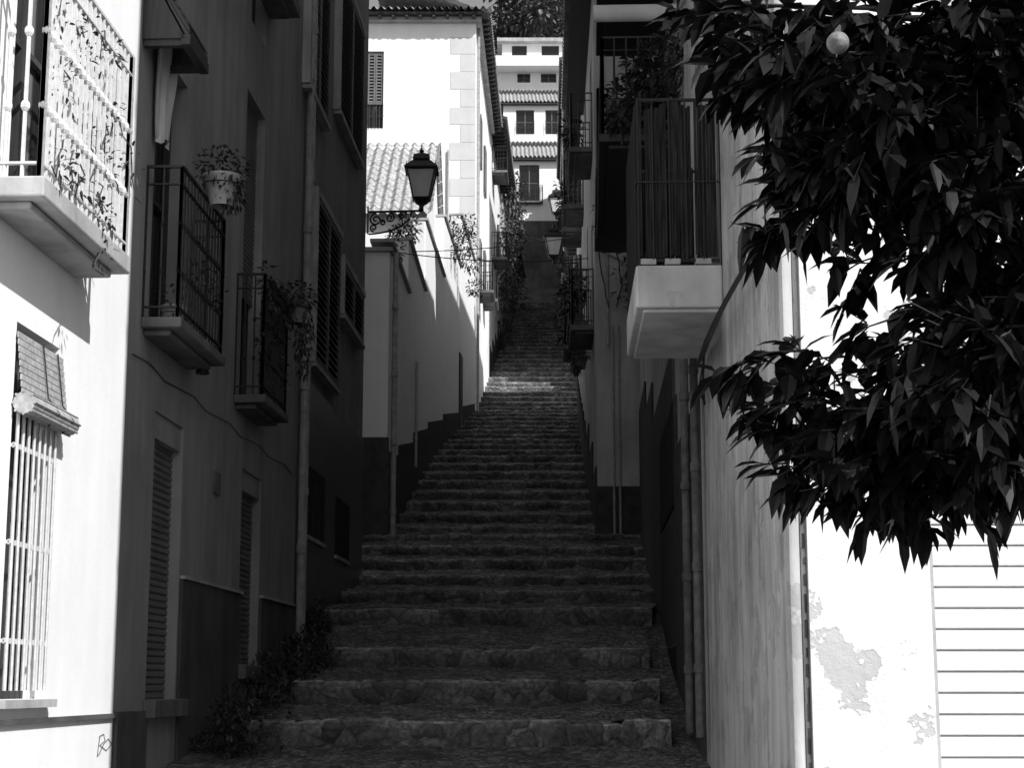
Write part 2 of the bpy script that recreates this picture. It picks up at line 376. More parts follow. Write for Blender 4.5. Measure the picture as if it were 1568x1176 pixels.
scr([(148,1160),(152,1128),(158,1125),(160,1135),(152,1142),(162,1150),(170,1140),(165,1132),(158,1140),(150,1158)])
h.done()
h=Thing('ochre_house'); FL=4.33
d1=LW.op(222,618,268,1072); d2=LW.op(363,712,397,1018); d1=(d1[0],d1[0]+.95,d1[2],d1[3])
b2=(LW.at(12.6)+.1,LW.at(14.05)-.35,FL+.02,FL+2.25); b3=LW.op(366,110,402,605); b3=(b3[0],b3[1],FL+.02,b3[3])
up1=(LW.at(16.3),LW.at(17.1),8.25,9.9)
facade(LW,uA,uB,-1,17,[d1,d2,b2,b3,up1],h.P('walls','cream_shade'),h.P('glass','glass')); body(LW,uA,uB,-1,17,7,h.P('walls','cream_shade'))
for o in (d1,d2): roll(h.P('roller_shutters','slat'),LW,o,.055,-.1)
RH=h.P('roller_housing','cream_shade'); 
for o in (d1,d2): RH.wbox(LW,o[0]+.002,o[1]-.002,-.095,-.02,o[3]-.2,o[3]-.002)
for o in (b2,b3,up1): window(h,LW,o)
roll(h.P('roller_shutters','slat'),LW,(b3[0],b3[1],b3[2]+1.1,b3[3]),.05,-.1)
balcony(h,LW,LW.at(12.5),LW.at(14.05),.27,FL,1.18,.11,.08,.009,'iron','slab',True)
balcony(h,LW,LW.at(15.95),LW.at(17.2),.27,FL,1.18,.09,.08,.009,'iron','slab',True)
balcony(h,LW,LW.at(16.1),LW.at(17.3),.28,8.8,1.1,.11,.12,.009)
C=h.P('wooden_canopy','wood'); z0=LW.sv(312,104,.33)[1]; ua=LW.at(12.2); ub=LW.sv(312,104,.33)[0]
C.box(LW.p(ua,0,z0+.62),LW.t*(ub-ua),LW.n*.36+Vector((0,0,-.58)),Vector((0,0,.05)))
for k in range(9): C.box(LW.p(ua,.0+.04*k,z0+.67-.0644*k),LW.t*(ub-ua),LW.n*.036+Vector((0,0,-.045)),Vector((0,0,.02)))
C.wbox(LW,ua,ub,.30,.37,z0-.05,z0+.03); C.wbox(LW,ua+.02,ua+.08,.01,.3,z0-.05,z0); C.wbox(LW,ub-.08,ub-.02,.01,.3,z0-.05,z0)
for u in (ua,ub-.03): C.add([LW.p(u,0.002,z0),LW.p(u,.33,z0),LW.p(u,.002,z0+.6),LW.p(u+.03,.002,z0),LW.p(u+.03,.33,z0),LW.p(u+.03,.002,z0+.6)],[(0,1,2),(3,4,5),(0,1,4,3),(1,2,5,4)])
Q=h.P('hanging_curtain','cloth',0,True); V=[];Fc=[]
for j in range(21):
    for i in range(25):
        f=j/20; wd=.55*(1-.4*f+.12*math.sin(f*6)); u=LW.at(12.4)+.14*f+wd*i/24; V.append(LW.p(u,.06+.022*math.sin(i*1.35+f*1.2)+.012*math.sin(i*.5+f*4),z0+.35-f*1.0-.05*math.sin(i*.3)*f))
for j in range(20):
    for i in range(24): q=j*25+i; Fc.append((q,q+1,q+26,q+25))
Q.add(V,Fc)
zA=LW.sv(275,887)[1]; Dd=h.P('dado','darkpl',.006)
Dd.wbox(LW,uA+.02,d1[0]-.02,.002,.03,-.5,LW.sv(230,1088)[1]); Dd.wbox(LW,d1[1]+.04,d2[0]-.02,.002,.03,-.5,zA); Dd.wbox(LW,d2[1]+.03,uB-.06,.002,.03,-.5,zA+.02)
h.P('dado_cap','trim').wbox(LW,d1[1]+.03,d2[0]-.02,.002,.05,zA+.002,zA+.03); h.P('dado_cap','trim').wbox(LW,d2[1]+.03,uB-.06,.002,.05,zA+.022,zA+.05)
h.P('doorstep','slab',.01).wbox(LW,d1[0]-.08,d1[1]+.08,.002,.1,d1[2]-.14,d1[2]-.002); h.P('doorstep','slab').wbox(LW,d2[0]-.08,d2[1]+.08,.002,.1,d2[2]-.14,d2[2]-.002)
DP=h.P('drainpipe','pipe',0,True)
DP.tube([LW.p(uB-.04,.08,0),LW.p(uB-.04,.08,17)],.045,12); DP.tube([LW.p(uB+.22,.07,0),LW.p(uB+.22,.07,17)],.036,12)
for k in range(9): DP.tube([LW.p(uB-.04,.08,1.2+k*1.9),LW.p(uB-.04,.08,1.3+k*1.9)],.056,12); DP.tube([LW.p(uB+.22,.07,1.9+k*1.9),LW.p(uB+.22,.07,1.98+k*1.9)],.046,12)
WL=h.P('wall_lamp','iron'); u,z=LW.sv(285,562); WL.tube([LW.p(u,.0,z+.12),LW.p(u,.1,z+.14),LW.p(u,.14,z+.06)],.01,6); WL.lathe(LW.p(u,.14,z-.06),[(.06,0),(.045,.08),(.015,.12)],10)
h.P('facade_cable','iron').tube([LW.p(uA+.1+i*.5,.012,4.0+.03*math.sin(i*2.1)) for i in range(15)],.005,4)
h.P('vent_grille','slab').wbox(LW,uA+3.0,uA+3.25,.002,.02,3.3,3.5)
h.done()
h=Thing('shuttered_house')
lo=[LW.op(463,710,492,818),LW.op(510,760,530,850)]
sh=[LW.op(472,290,512,555),LW.op(517,400,549,482),LW.op(464,-150,497,130),LW.op(511,-60,550,170)]
facade(LW,uB,uD,-1,17,lo,h.P('walls','cream_shade2'),h.P('glass','glass')); body(LW,uB,uD,-1,17,7,h.P('walls','cream_shade2'))
for o in lo: window(h,LW,o,mull=1); grille(h.P('window_grilles','iron'),LW,o,.04,.13,.01,4); sill(h.P('sills','trim'),LW,o,.06)
for o in sh:
    louver(h,LW,o,.05,2,.09,'woodg'); sill(h.P('sills','trim'),LW,o,.11)
    T2=h.P('window_surrounds','trim'); T2.wbox(LW,o[0]-.1,o[0]-.004,.002,.1,o[2],o[3]+.1); T2.wbox(LW,o[0]-.002,o[1]+.1,.002,.098,o[3]+.01,o[3]+.1)
zt=LW.sv(463,575)[1]
TD=h.P('tiled_dado','dado2')
segs=[(uB+.3,lo[0][0]-.02,zt),(lo[0][1]+.02,lo[1][0]-.02,zt),(lo[1][1]+.02,uD,zt)]
for a,b,z in segs: TD.wbox(LW,a,b,.002,.025,-1,z)
for o in lo: TD.wbox(LW,o[0]-.02,o[1]+.02,.002,.025,-1,o[2]-.06); TD.wbox(LW,o[0]-.02,o[1]+.02,.002,.025,o[3]+.02,zt)
h.done()
# ------------------------------------------------------------------ street lamps
def lantern(T,c,s=1.0):
    I=T.P('lantern_frame','iron'); G=T.P('lantern_glass','lampglass')
    c=Vector(c); wb=.12*s; wt=.21*s; hh=.44*s
    def cor(w,z): return [c+Vector((a*w,b*w,z)) for a,b in((-1,-1),(1,-1),(1,1),(-1,1))]
    lo=cor(wb,0); hi=cor(wt,hh)
    for i in range(4):
        I.tube([lo[i],hi[i]],.013*s,5); I.tube([lo[i],lo[(i+1)%4]],.014*s,5); I.tube([hi[i],hi[(i+1)%4]],.02*s,5)
    gl=cor(wb*.95,.01); gh=cor(wt*.95,hh-.01)
    for i in range(4): G.quad(gl[i],gl[(i+1)%4],gh[(i+1)%4],gh[i])
    def ring(prof): 
        V=[];Fc=[]
        for w,z in prof: V+=cor(w*s,z*s)
        for j in range(len(prof)-1):
            for i in range(4): Fc.append((j*4+i,j*4+(i+1)%4,j*4+4+(i+1)%4,j*4+4+i))
        I.add(V,Fc)
    ring([(.25,.44),(.255,.46),(.16,.56),(.11,.60),(.11,.60),(.13,.61),(.12,.68),(.03,.73)])
    for v in cor(.22*s,.47*s): I.tube([v,v+Vector((0,0,.07*s))],[.014*s,.003*s],5)
    I.ball(c+Vector((0,0,.76*s)),.035*s,8); I.tube([c+Vector((0,0,.78*s)),c+Vector((0,0,.86*s))],[.015*s,.003*s],6)
    ring([(.12,0),(.09,-.05),(.04,-.09),(.03,-.14)]); I.ball(c+Vector((0,0,-.16*s)),.04*s,8)
def bracket(T,a,b,drop=.34):
    I=T.P('bracket','iron'); a=Vector(a); b=Vector(b); d=(b-a).normalized(); L=(b-a).length; up=Vector((0,0,1))
    I.box(a-d.cross(up)*.015,b-a,d.cross(up)*.03,up*.03); I.box(a+up*(-drop),d*.02,d.cross(up)*.03,up*(drop+.1))
    I.tube([a-up*drop+d*.02]+[a+d*(L*.82*math.sin(k/10*math.pi/2))-up*(drop*math.cos(k/10*math.pi/2)) for k in range(1,11)],.014,6)
    def spiral(c,r,turns,ph,sg=1):
        pts=[]
        for k in range(26):
            f=k/25; an=ph+sg*turns*2*math.pi*f; rr=r*(1-.8*f); pts.append(c+d*(rr*math.cos(an))+up*(rr*math.sin(an)))
        I.tube(pts,.015,5)
    spiral(a+d*L*.16-up*.11,.10,1.6,1.57); spiral(a+d*L*.42-up*.085,.075,1.5,1.57,-1); spiral(a+d*L*.64-up*.06,.05,1.4,1.57); spiral(a+d*L*.12-up*.24,.06,1.3,-1.5,-1); spiral(a+d*L*.28-up*.16,.05,1.3,2.5,-1)
sl=Thing('street_lamp'); a=LW.p(uD-.03,.03,pt(552,324,25.4).z); b=pt(645,324,25.4); b.z=a.z
bracket(sl,a,b); lantern(sl,b+Vector((0,0,.2)),1.02); sl.done()
for (px,py,Y,xw) in ((848,392,42,1.78),(852,326,52,2.1)):
    s2=Thing('street_lamp'); c=pt(px,py,Y); a=Vector((xw,Y,c.z-.2)); b=Vector((c.x,Y,c.z-.2)); bracket(s2,a,b); lantern(s2,b+Vector((0,0,.2)),1.05); s2.done()
# ------------------------------------------------------------------ LEFT upper: courtyard wall
def Lx(y): return lerp_tab([(29,-2.14),(40,-1.92),(57,-1.09),(64,-.975),(100,.43)],y)
def Rx(y): return lerp_tab([(29.3,1.48),(40,1.69),(57,2.24),(64,2.47),(100,3.19)],y)
h=Thing('courtyard_wall'); zt0=pt(580,385,29).z
W=h.P('wall','white',.02); W.abox(-3.6,Lx(29)-.002,29,29.35,2,zt0); h.P('coping','trim').abox(-3.6,Lx(29)+.04,28.94,29.4,zt0+.002,zt0+.07)
h.P('roughcast_dado','dado').abox(-3.6,Lx(29)+.02,28.97,28.998,2,pt(580,670,29).z)
segs=[(29,33,pt(604,392,30).z),(33,37.5,pt(640,396,34.5).z),(37.5,43,pt(670,392,40).z+.2),(43,48.5,pt(690,362,45).z),(48.5,54.2,pt(705,350,50).z)]
for i,(y0,y1,zz) in enumerate(segs):
    w=Wall((Lx(y0),y0),(Lx(y1),y1),(1,0)); 
    W.wbox(w,0 if i else .351,w.L,-.3,0,1,zz); h.P('coping','trim').wbox(w,-.02,w.L+.02,-.36,.06,zz+.002,zz+.06)
for y0,y1,dh in ((29.0,31.0,1.5),(31.0,34.5,1.35),(34.5,38.5,1.2),(38.5,43,1.0),(43,48,.8),(48,54.2,.6)):
    w=Wall((Lx(y0),y0),(Lx(y1),y1),(1,0)); zd=gz(y0)+dh
    zc=gz(y1)+dh-.35; Pd=h.P('roughcast_dado','dado')
    V=[w.p(0,.002,1),w.p(w.L,.002,1),w.p(w.L,.002,zc),w.p(0,.002,zd),w.p(0,.03,1),w.p(w.L,.03,1),w.p(w.L,.03,zc),w.p(0,.03,zd)]
    Pd.add(V,[(4,5,6,7),(0,1,5,4),(3,2,6,7),(0,4,7,3),(1,2,6,5)])
w=Wall((Lx(29),29),(Lx(40),40),(1,0))
DP=h.P('drainpipe','pipe',0,True); DP.tube([w.p(.1,.09,3.8),w.p(.1,.09,zt0)],.05,10)
for k in range(4): DP.tube([w.p(.1,.09,4.5+k*1.2),w.p(.1,.09,4.6+k*1.2)],.062,10)
DP.tube([w.p(5.5,.06,6),w.p(5.5,.06,8.2)],.03,8)
D2=h.P('wall_door','wood'); w2=Wall((Lx(43),43),(Lx(54),54),(1,0)); D2.wbox(w2,5,5.9,.002,.05,gz(48),gz(48)+2.2)
h.done()
h=Thing('tile_roofed_cottage'); W=h.P('walls','white'); e=pt(660,332,38.5); r0=pt(660,222,42.5)
W.abox(-6,-2.0,38.5,46.5,5,e.z-.03); W.abox(-6,-2.05,42.3,42.7,e.z-.03,r0.z-.1)
roof(h.P('tiled_roof','tile_l'),Vector((-6,38.2,e.z)),Vector((-1.85,38.2,e.z)),Vector((0,4.3,r0.z-e.z)),.22)
roof(h.P('tiled_roof','tile_l'),Vector((-1.85,46.8,e.z)),Vector((-6,46.8,e.z)),Vector((0,-4.3,r0.z-e.z)),.22)
P=h.P('walls','white'); P.add([(-2.0,38.5,e.z-.03),(-2.0,46.5,e.z-.03),(-2.0,42.5,r0.z-.1)],[(0,1,2)])
h.done()
h=Thing('tall_white_house'); gy=54.3; gx=Lx(gy); zg=pt(650,34,gy).z
GF=Wall((-9,gy),(gx,gy),(0,-1)); GS=Wall((gx,gy),(Lx(66),66),(1,0))
wo=GF.op(561,78,587,196)
facade(GF,0,GF.L,5,zg,[wo],h.P('walls','white'),h.P('glass','glass'),.15); window(h,GF,wo,.15); louver(h,GF,(wo[0]+.02,wo[1]-.02,wo[2]+.85,wo[3]-.02),-.09,2,.11,'woodg'); grille(h.P('grille','iron'),GF,(wo[0],wo[1],wo[2],wo[2]+.85),.05,.1,.012,1)
so=[(2.5,3.4,15,16.8),(6,6.9,15.5,17.3),(2.5,3.4,19.5,21.3),(6,6.9,19.5,21.3)]
facade(GS,0,GS.L,5,zg,so,h.P('walls','white'),h.P('glass','glass'),.15); body(GS,0,GS.L,5,zg,8,h.P('walls','white'),near=False)
for o in so: louver(h,GS,o,.045,2,.09,'woodg')
Qn=h.P('corner_quoins','quoin'); z=12.0; k=0
while z<zg-.5:
    L=.85 if k%2 else .5; Qn.wbox(GF,GF.L-L,GF.L,.002,.012,z,z+.6); z+=.62; k+=1
CN=h.P('cornice','trim'); CN.abox(-9,gx+.2,gy-.25,gy-.002,zg-.02,zg+.12); CN.box(GS.p(0,.002,zg-.02),GS.t*GS.L,GS.n*.2,Vector((0,0,.14)))
E=h.P('rafter_tails','wood')
for k in range(int(GS.L/.45)): E.wbox(GS,.2+k*.45,.3+k*.45,.2,.42,zg+.03,zg+.13)
for k in range(20): E.wbox(GF,GF.L-.1-k*.45,GF.L-k*.45,.25,.5,zg+.03,zg+.13)
E.box(GS.p(0,.0,zg+.135),GS.t*GS.L,GS.n*.45,Vector((0,0,.03)))
E.abox(-9,gx+.4,gy-.55,gy,zg+.135,zg+.165)
roof(h.P('roof_tiles','tile'),Vector((-9,gy-.65,zg+.24)),Vector((gx+.5,gy-.65,zg+.24)),Vector((0,4.5,1.7)),.24,.06)
roof(h.P('roof_tiles','tile'),GS.p(0,.5,zg+.24),GS.p(GS.L,.5,zg+.24),GS.n*-4.1+Vector((0,0,1.7)),.24,.06)
DP=h.P('drainpipe','pipe',0,True); DP.tube([GS.p(.5,.08,9),GS.p(.5,.08,zg)],.05,8); DP.tube([GF.p(GF.L-.9,.06,9),GF.p(GF.L-.9,.06,pt(700,230,gy).z)],.03,6)
balcony(h,GS,2.2,3.7,.5,14.9,1.0,.12,.1,.011); balcony(h,GS,5.7,7.2,.5,15.4,1.0,.12,.1,.011)
h.done()
def sidehouse(name,y0,y1,zt,wm,ops=(),bals=(),side='L',depth=7,z0=-1,eave=.45,roofm='tile',dado='dado',dh=1.2):
    fx=Lx if side=='L' else Rx
    n=(1,0) if side=='L' else (-1,0)
    w=Wall((fx(y0),y0),(fx(y1),y1),n); h=Thing(name); W=h.P('walls',wm)
    os_=[(a,b,c,d) for a,b,c,d in ops]
    facade(w,0,w.L,z0,zt,os_,W,h.P('glass','glass'),.15); body(w,0,w.L,z0,zt,depth,W)
    for i,o in enumerate(os_):
        if i%2: louver(h,w,o,.045,2,.09,'woodg')
        else: window(h,w,o,.15); 
    for u0,u1,z,d in bals: balcony(h,w,u0,u1,d,z,1.05,.12,.1,.011)
    if eave:
        h.P('eaves','wood').wbox(w,-.05,w.L+.05,-.1,eave,zt+.01,zt+.07)
        for k in range(int(w.L/.5)): h.P('eaves','wood').wbox(w,.2+k*.5,.3+k*.5,.002,eave-.05,zt-.1,zt+.008)
        roof(h.P('roof_tiles',roofm),w.p(-.1,eave+.1,zt+.14),w.p(w.L+.1,eave+.1,zt+.14),w.n*-(depth/2+.4)+Vector((0,0,1.5)),.24,.06)
        roof(h.P('roof_tiles',roofm),w.p(w.L+.1,-depth-.3,zt+.14),w.p(-.1,-depth-.3,zt+.14),w.n*(depth/2+.4)+Vector((0,0,1.5)),.24,.06)
    if dado:
        yy=y0
        while yy<y1-.1:
            h.P('dado',dado).wbox(w,w.at(yy),min(w.at(yy+2.2),w.L),.002,.03,z0,gz(yy)+dh); yy+=2.2
    return h,w
h,w=sidehouse('narrow_white_house',66,76,pt(770,235,70).z,'white',[(2,2.9,19,21),(6,6.9,19.5,21.5),(2,2.9,23,25)],[(1.6,3.3,18.9,.6),(1.6,3.3,22.6,.6)],eave=.6); h.done()
h,w=sidehouse('upper_white_house',76,96,pt(785,330,82).z,'mid',[(2,2.9,21,23),(8,9,22,24)],[]); h.done()
# ------------------------------------------------------------------ RIGHT
h=Thing('corner_house'); CW=Wall((1.39,8.0),(1.57,13.9),(-1,0)); CF=Wall((1.39,8.0),(9.5,8.0),(0,-1)); ZC=19
bo=(CW.at(11.95),CW.at(13.3),4.56,6.9)
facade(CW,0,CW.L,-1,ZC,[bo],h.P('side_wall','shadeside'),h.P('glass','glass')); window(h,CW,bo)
su=CF.sv(1425,900)[0]; so=(su,su+2.6,gz(8.0)-.02,pt(1460,745,8.0).z); wo3=(su+.4,su+1.5,5.2,7.2)
facade(CF,0,CF.L,-1,ZC,[so,wo3],h.P('front_wall','white_peel'),h.P('glass','glass'),.14); body(CF,.3,CF.L,-1,ZC,5.1,h.P('front_wall','white_peel'),near=False)
window(h,CF,wo3,.14); roll(h.P('roller_shutter','slat_white'),CF,so,.098,-.04,.016,(.05,.82))
SF=h.P('shutter_guides','trim'); SF.wbox(CF,so[0]+.001,so[0]+.02,-.1,-.018,so[2],so[3])
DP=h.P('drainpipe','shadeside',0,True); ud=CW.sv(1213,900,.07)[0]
DP.tube([CW.p(ud,.06,.4),CW.p(ud,.06,ZC)],.034,12)
for k in range(10): DP.tube([CW.p(ud,.06,.8+k*1.7),CW.p(ud,.06,.88+k*1.7)],.043,12); h.P('pipe_brackets','iron').wbox(CW,ud-.05,ud+.05,.002,.03,.83+k*1.7,.85+k*1.7)
rs=h.P('broken_render','mid',.004); z=.3
while z<2.9:
    a=ud+.07+R(-.02,.02); rs.wbox(CW,a-.05,a+R(.0,.03),.002,R(.006,.014),z,z+R(.03,.09)); z+=R(.07,.13)
u0=CW.at(11.8); u1=CW.at(13.62); zs0=pt(1040,470,11.8).z; zs1=pt(1040,405,11.8).z; dd=.62
S=h.P('balcony_slab','slabl',.02); S.wbox(CW,u0,u1,.002,dd,zs0,zs1)
S.wbox(CW,u0+.03,u1-.03,.002,dd-.05,zs0-.03,zs0-.001)
SC=h.P('reed_screens','reed'); FRm=h.P('balcony_frame','iron')
ztop=pt(1040,150,11.8).z; zb0=pt(1040,390,11.8).z
def boards(p,q,nn):
    n=int((q-p).length/.022); dr=(q-p)/n; sd=Vector((-dr.y,dr.x,0)).normalized(); per=max(3,n//nn); sag=0
    for i in range(n):
        if i%per==0: sag=R(-.05,.04); continue
        o=p+dr*i; j=R(-.006,.006); SC.box(o+sd*j+Vector((0,0,R(-.03,.01))),dr*.92+sd*R(-.003,.003),sd*.012,Vector((0,0,ztop-zb0+sag+R(-.02,.03))))
pA=CW.p(u0+.03,.01,zb0);pB=CW.p(u0+.03,dd-.03,zb0);pC=CW.p(u1-.03,dd-.03,zb0);pD=CW.p(u1-.03,.01,zb0)
boards(pA,pB,3);boards(pB,pC,7);boards(pC,pD,3)
up=Vector((0,0,1))
for p,q in((pA,pB),(pB,pC),(pC,pD)):
    for zz in (-.03,ztop-zb0): FRm.tube([p+up*zz,q+up*zz],.014,6)
    for f in (0,1): x=p+(q-p)*f; FRm.tube([x-up*(zb0-zs1),x+up*(ztop-zb0+.02)],.014,6)
    for k in range(1,int((q-p).length/.12)+1): x=p+(q-p)*(k*.12/(q-p).length); o2=(CW.n*.02 if (q-p).dot(CW.t)>.5 else -CW.t*.02); FRm.tube([x+o2-up*.03,x+o2+up*(ztop-zb0)],.006,5)
FRm.tube([pA+up*.55+Vector((0,-.02,0)),pB+up*.55+Vector((-.02,-.02,0)),pC+up*.55+Vector((-.02,.02,0))],.006,5)
lt=h.P('slab_edge_tiles','trim'); 
for f in (.12,.5,.8): x=pA+(pB-pA)*f; lt.abox(x.x-.11,x.x+.0,x.y-.02,x.y+.03,zs1+.01,zs1+.05)
CB=h.P('cables','iron')
for k in range(4):
    pp=[]
    for i in range(15):
        f=i/14; u,zz=CW.sv(1172-88*f,375+170*f+6*k); pp.append(CW.p(u,.03+.02*k+.08*math.sin(f*math.pi),zz-.10*math.sin(f*math.pi)))
    CB.tube(pp,.008,6)
for k in range(2):
    u,zz=CW.sv(1084,545); pp=[CW.p(u-.03*k,.03,zz),CW.p(u+.1,.04+.03*k,zz-.25),CW.p(u-.05-.05*k,.04,zz-.4),CW.p(u+.12,.03,zz-.15)]; CB.tube(pp,.008,5)
h.done()
h=Thing('grey_house'); EW=Wall((1.57,13.9),(2.24,29.28),(-1,0)); ZE=19
de=EW.op(1040,770,1016,985); bd=(EW.at(17),EW.at(18.2),6.95+.02,9.2); bd2=(EW.at(24),EW.at(25.2),7.6,9.7)
facade(EW,0,EW.L,-1,ZE,[de,bd,bd2],h.P('walls','mid'),h.P('glass','glass')); body(EW,0,EW.L,-1,ZE,6,h.P('walls','mid'))
window(h,EW,de,mull=1,tr=2); grille(h.P('grille','iron'),EW,de,.02,.12,.008,5); window(h,EW,bd); window(h,EW,bd2)
Dd=h.P('dado','dado')
tops=[(14,17.5,4.0),(17.5,20.5,4.6),(20.5,23.5,5.2),(23.5,26.2,5.8),(26.2,29.2,6.3)]
for y0,y1,z in tops:
    ua,ub=EW.at(y0)+.01,EW.at(y1)
    if ua<de[1] and ub>de[0]:
        for a,b,c,d in((ua,de[0]-.03,-1,z),(de[1]+.03,ub,-1,z),(de[0]-.03,de[1]+.03,de[3]+.03,z),(de[0]-.03,de[1]+.03,-1,de[2]-.02)):
            if b>a and d>c: Dd.wbox(EW,a,b,.002,.03,c,d)
    else: Dd.wbox(EW,ua,ub,.002,.03,-1,z)
DP=h.P('drainpipes','pipe_d',0,True)
for px,ztop_,r in((1053,5.0,.038),(1068,4.4,.034)):
    u=EW.sv(px,900,.08)[0]; DP.tube([EW.p(u,.08,gz(15)+.05),EW.p(u,.08,ztop_)],r,10)
    for k in range(4): DP.tube([EW.p(u,.08,1.7+k*.8),EW.p(u,.08,1.77+k*.8)],r*1.25,10)
zu=pt(960,213,17).z
balcony(h,EW,EW.at(16.8),EW.at(20.6),.76,zu,1.05,.12,.09,.013,'iron','wood',False)
balcony(h,EW,EW.at(21.5),EW.at(25.5),.76,zu+1.1,1.1,.13,.09,.014,'iron','wood',False,'_far')
balcony(h,EW,EW.at(16.2),EW.at(19.5),.76,zu+2.0,1.1,.13,.1,.013,'iron','wood',False,'_upper')
PL=h.P('planter_boxes','iron',.01); PL.wbox(EW,EW.at(16.83),EW.at(17.1),.10,.72,zu+.02,zu+.40); PL.wbox(EW,EW.at(17.2),EW.at(20.4),.60,.72,zu+.02,zu+.4)
AW=h.P('rolled_awning','cloth',0,True); z=pt(1015,18,16.0).z; AW.tube([EW.p(EW.at(16.0),.02,z),EW.p(EW.at(16.0),.85,z)],.085,14)
h.done()
h=Thing('pier_house'); FF=Wall((1.48,29.3),(2.6,29.3),(0,-1)); FWl=Wall((1.48,29.3),(Rx(37),37),(-1,0)); ZF=14.4
opf=[(1.5,2.4,8.2,10.2),(4.8,5.7,9,11),(1.5,2.4,11.6,13.4)]
facade(FF,0,FF.L,0,ZF,[],h.P('walls','mid'),h.P('glass','glass')); facade(FWl,0,FWl.L,0,ZF,opf,h.P('walls','mid'),h.P('glass','glass')); body(FWl,0,FWl.L,0,ZF,6,h.P('walls','mid'),near=False)
for o in opf: window(h,FWl,o)
zd=pt(950,745,29.3).z
h.P('dado','dado').wbox(FF,.0,FF.L,.002,.03,0,zd)
for k,(a,b) in enumerate(((0,2.2),(2.2,4.8),(4.8,7.7))): h.P('dado','dado').wbox(FWl,a,b,.002,.03,0,zd+.35+k*.75)
DP=h.P('drainpipe','pipe',0,True)
for px in (939,948): u=FF.sv(px,600,.05)[0]; DP.tube([FF.p(u,.06,4),FF.p(u,.06,pt(px,500,29.3).z)],.022,8); 
u=FF.sv(930,400,.05)[0]; DP.tube([FF.p(u,.05,7.5),FF.p(u,.05,12)],.03,8)
DP.tube([FF.p(.1,.04,9.2),FF.p(.5,.05,9.0),FF.p(.9,.04,9.05)],.015,6)
balcony(h,FWl,1.1,2.8,.4,8.1,1.05,.12,.1,.011); balcony(h,FWl,4.4,6.2,.4,8.9,1.05,.12,.1,.011); balcony(h,FWl,1.1,2.8,.4,11.5,1.05,.12,.1,.011)
h.P('eaves','wood').wbox(FWl,-.2,FWl.L,.002,.4,ZF,ZF+.06)
roof(h.P('roof_tiles','tile'),FWl.p(-.2,.5,ZF+.12),FWl.p(FWl.L,.5,ZF+.12),FWl.n*-3.5+Vector((0,0,1.3)))
h.done()
FPL=[(FWl.p(1.9,.4,8.8)),(FWl.p(5.3,.4,9.6)),(FWl.p(1.9,.4,12.1))]
for nm,y0,y1,zt,wm,ops,bals in (
  ('balcony_house',37,45,15.9,'mid',[(1,1.9,9.3,11.3),(4.5,5.4,10.3,12.3),(1,1.9,12.6,14.6),(4.5,5.4,13,15)],[(.7,2.2,9.2,.45),(4.2,5.7,10.2,.45),(.7,2.2,12.5,.45),(4.2,5.7,12.9,.45)]),
  ('plain_house',45,57.5,16.4,'mid',[(2,3,12,14),(7,8,13,15)],[(1.7,3.3,11.9,.45),(6.7,8.3,12.9,.45)]),
  ('upper_house',62.5,80,24.5,'mid',[(2,3,17.5,19.5),(7,8,18.5,20.5),(12,13,20,22)],[(1.7,3.3,17.4,.5),(6.7,8.3,18.4,.5),(11.7,13.3,19.9,.5)]),
  ('top_house',80,100,32,'mid',[(2,3,24,26),(9,10,26,28)],[(1.7,3.3,23.9,.5)])):
    h,w=sidehouse(nm,y0,y1,zt,wm,ops,bals,'R',6.5,0,.35)
    for u0,u1,z,d in bals: FPL.append(w.p((u0+u1)/2,d,z+.6))
    h.done()
h=Thing('garden_wall'); w=Wall((Rx(57.5),57.5),(Rx(62.5),62.5),(-1,0)); h.P('wall','mid',.02).wbox(w,0,w.L,-.3,0,8,13.4); h.P('coping','trim').wbox(w,0,w.L,-.35,.05,13.402,13.47); h.done()
# ------------------------------------------------------------------ end of street houses
def front(name,x0,x1,Y,z0,ze,wm,ops,ridge=1.9,rd=3.5,rm='tile_l',depth=7,grl=True):
    w=Wall((x0,Y),(x1,Y),(0,-1)); h=Thing(name)
    facade(w,0,w.L,z0,ze,ops,h.P('walls',wm),h.P('glass','glass'),.15); body(w,0,w.L,z0,ze,depth,h.P('walls',wm))
    for o in ops:
        window(h,w,o,.15,'woodg')
        if grl: grille(h.P('grilles','iron'),w,(o[0],o[1],o[2],o[2]+.9),.12,.13,.014,1)
    if ridge:
        roof(h.P('roof_tiles',rm),w.p(-.3,.45,ze+.08),w.p(w.L+.3,.45,ze+.08),Vector((0,rd+.45,ridge)),.26,.07)
        roof(h.P('roof_tiles',rm),w.p(w.L+.3,-depth-.3,ze+.08),w.p(-.3,-depth-.3,ze+.08),Vector((0,-rd,ridge)),.26,.07)
        h.P('eaves','wood').wbox(w,-.2,w.L+.2,.002,.38,ze-.06,ze)
    return h,w
Y=101; zK=pt(830,245,Y).z
def fo(x0,Y,a,b,c,d):
    p=pt(a,c,Y); q=pt(b,d,Y); return (p.x-x0,q.x-x0,q.z,p.z)
h,w=front('end_house',.1,7,Y,20,zK,'white',[fo(.1,Y,795,826,252,308),fo(.1,Y,795,828,352,410)],2.2,4); 
o=fo(.1,Y,793,828,252,310); balcony(h,w,o[0]-.1,o[1]+.1,.4,o[2],1.0,.14,.1,.014); h.P('lower_wall_shade','darkpl').wbox(w,0,w.L,.002,.02,20,pt(830,338,Y).z); h.done()  # dark sheet paints the shade over the end house's lower wall
Y=112; h,w=front('hillside_house',-.6,8,Y,26,pt(830,160,Y).z,'white',[fo(-.6,Y,790,818,168,205),fo(-.6,Y,835,855,168,205)],2.2,4); h.done()
Y=130; h,w=front('terraced_house',-3,12,Y,40,pt(830,108,Y).z,'white',[fo(-3,Y,792,812,112,126),fo(-3,Y,828,852,112,126)],0,4,depth=10,grl=False)
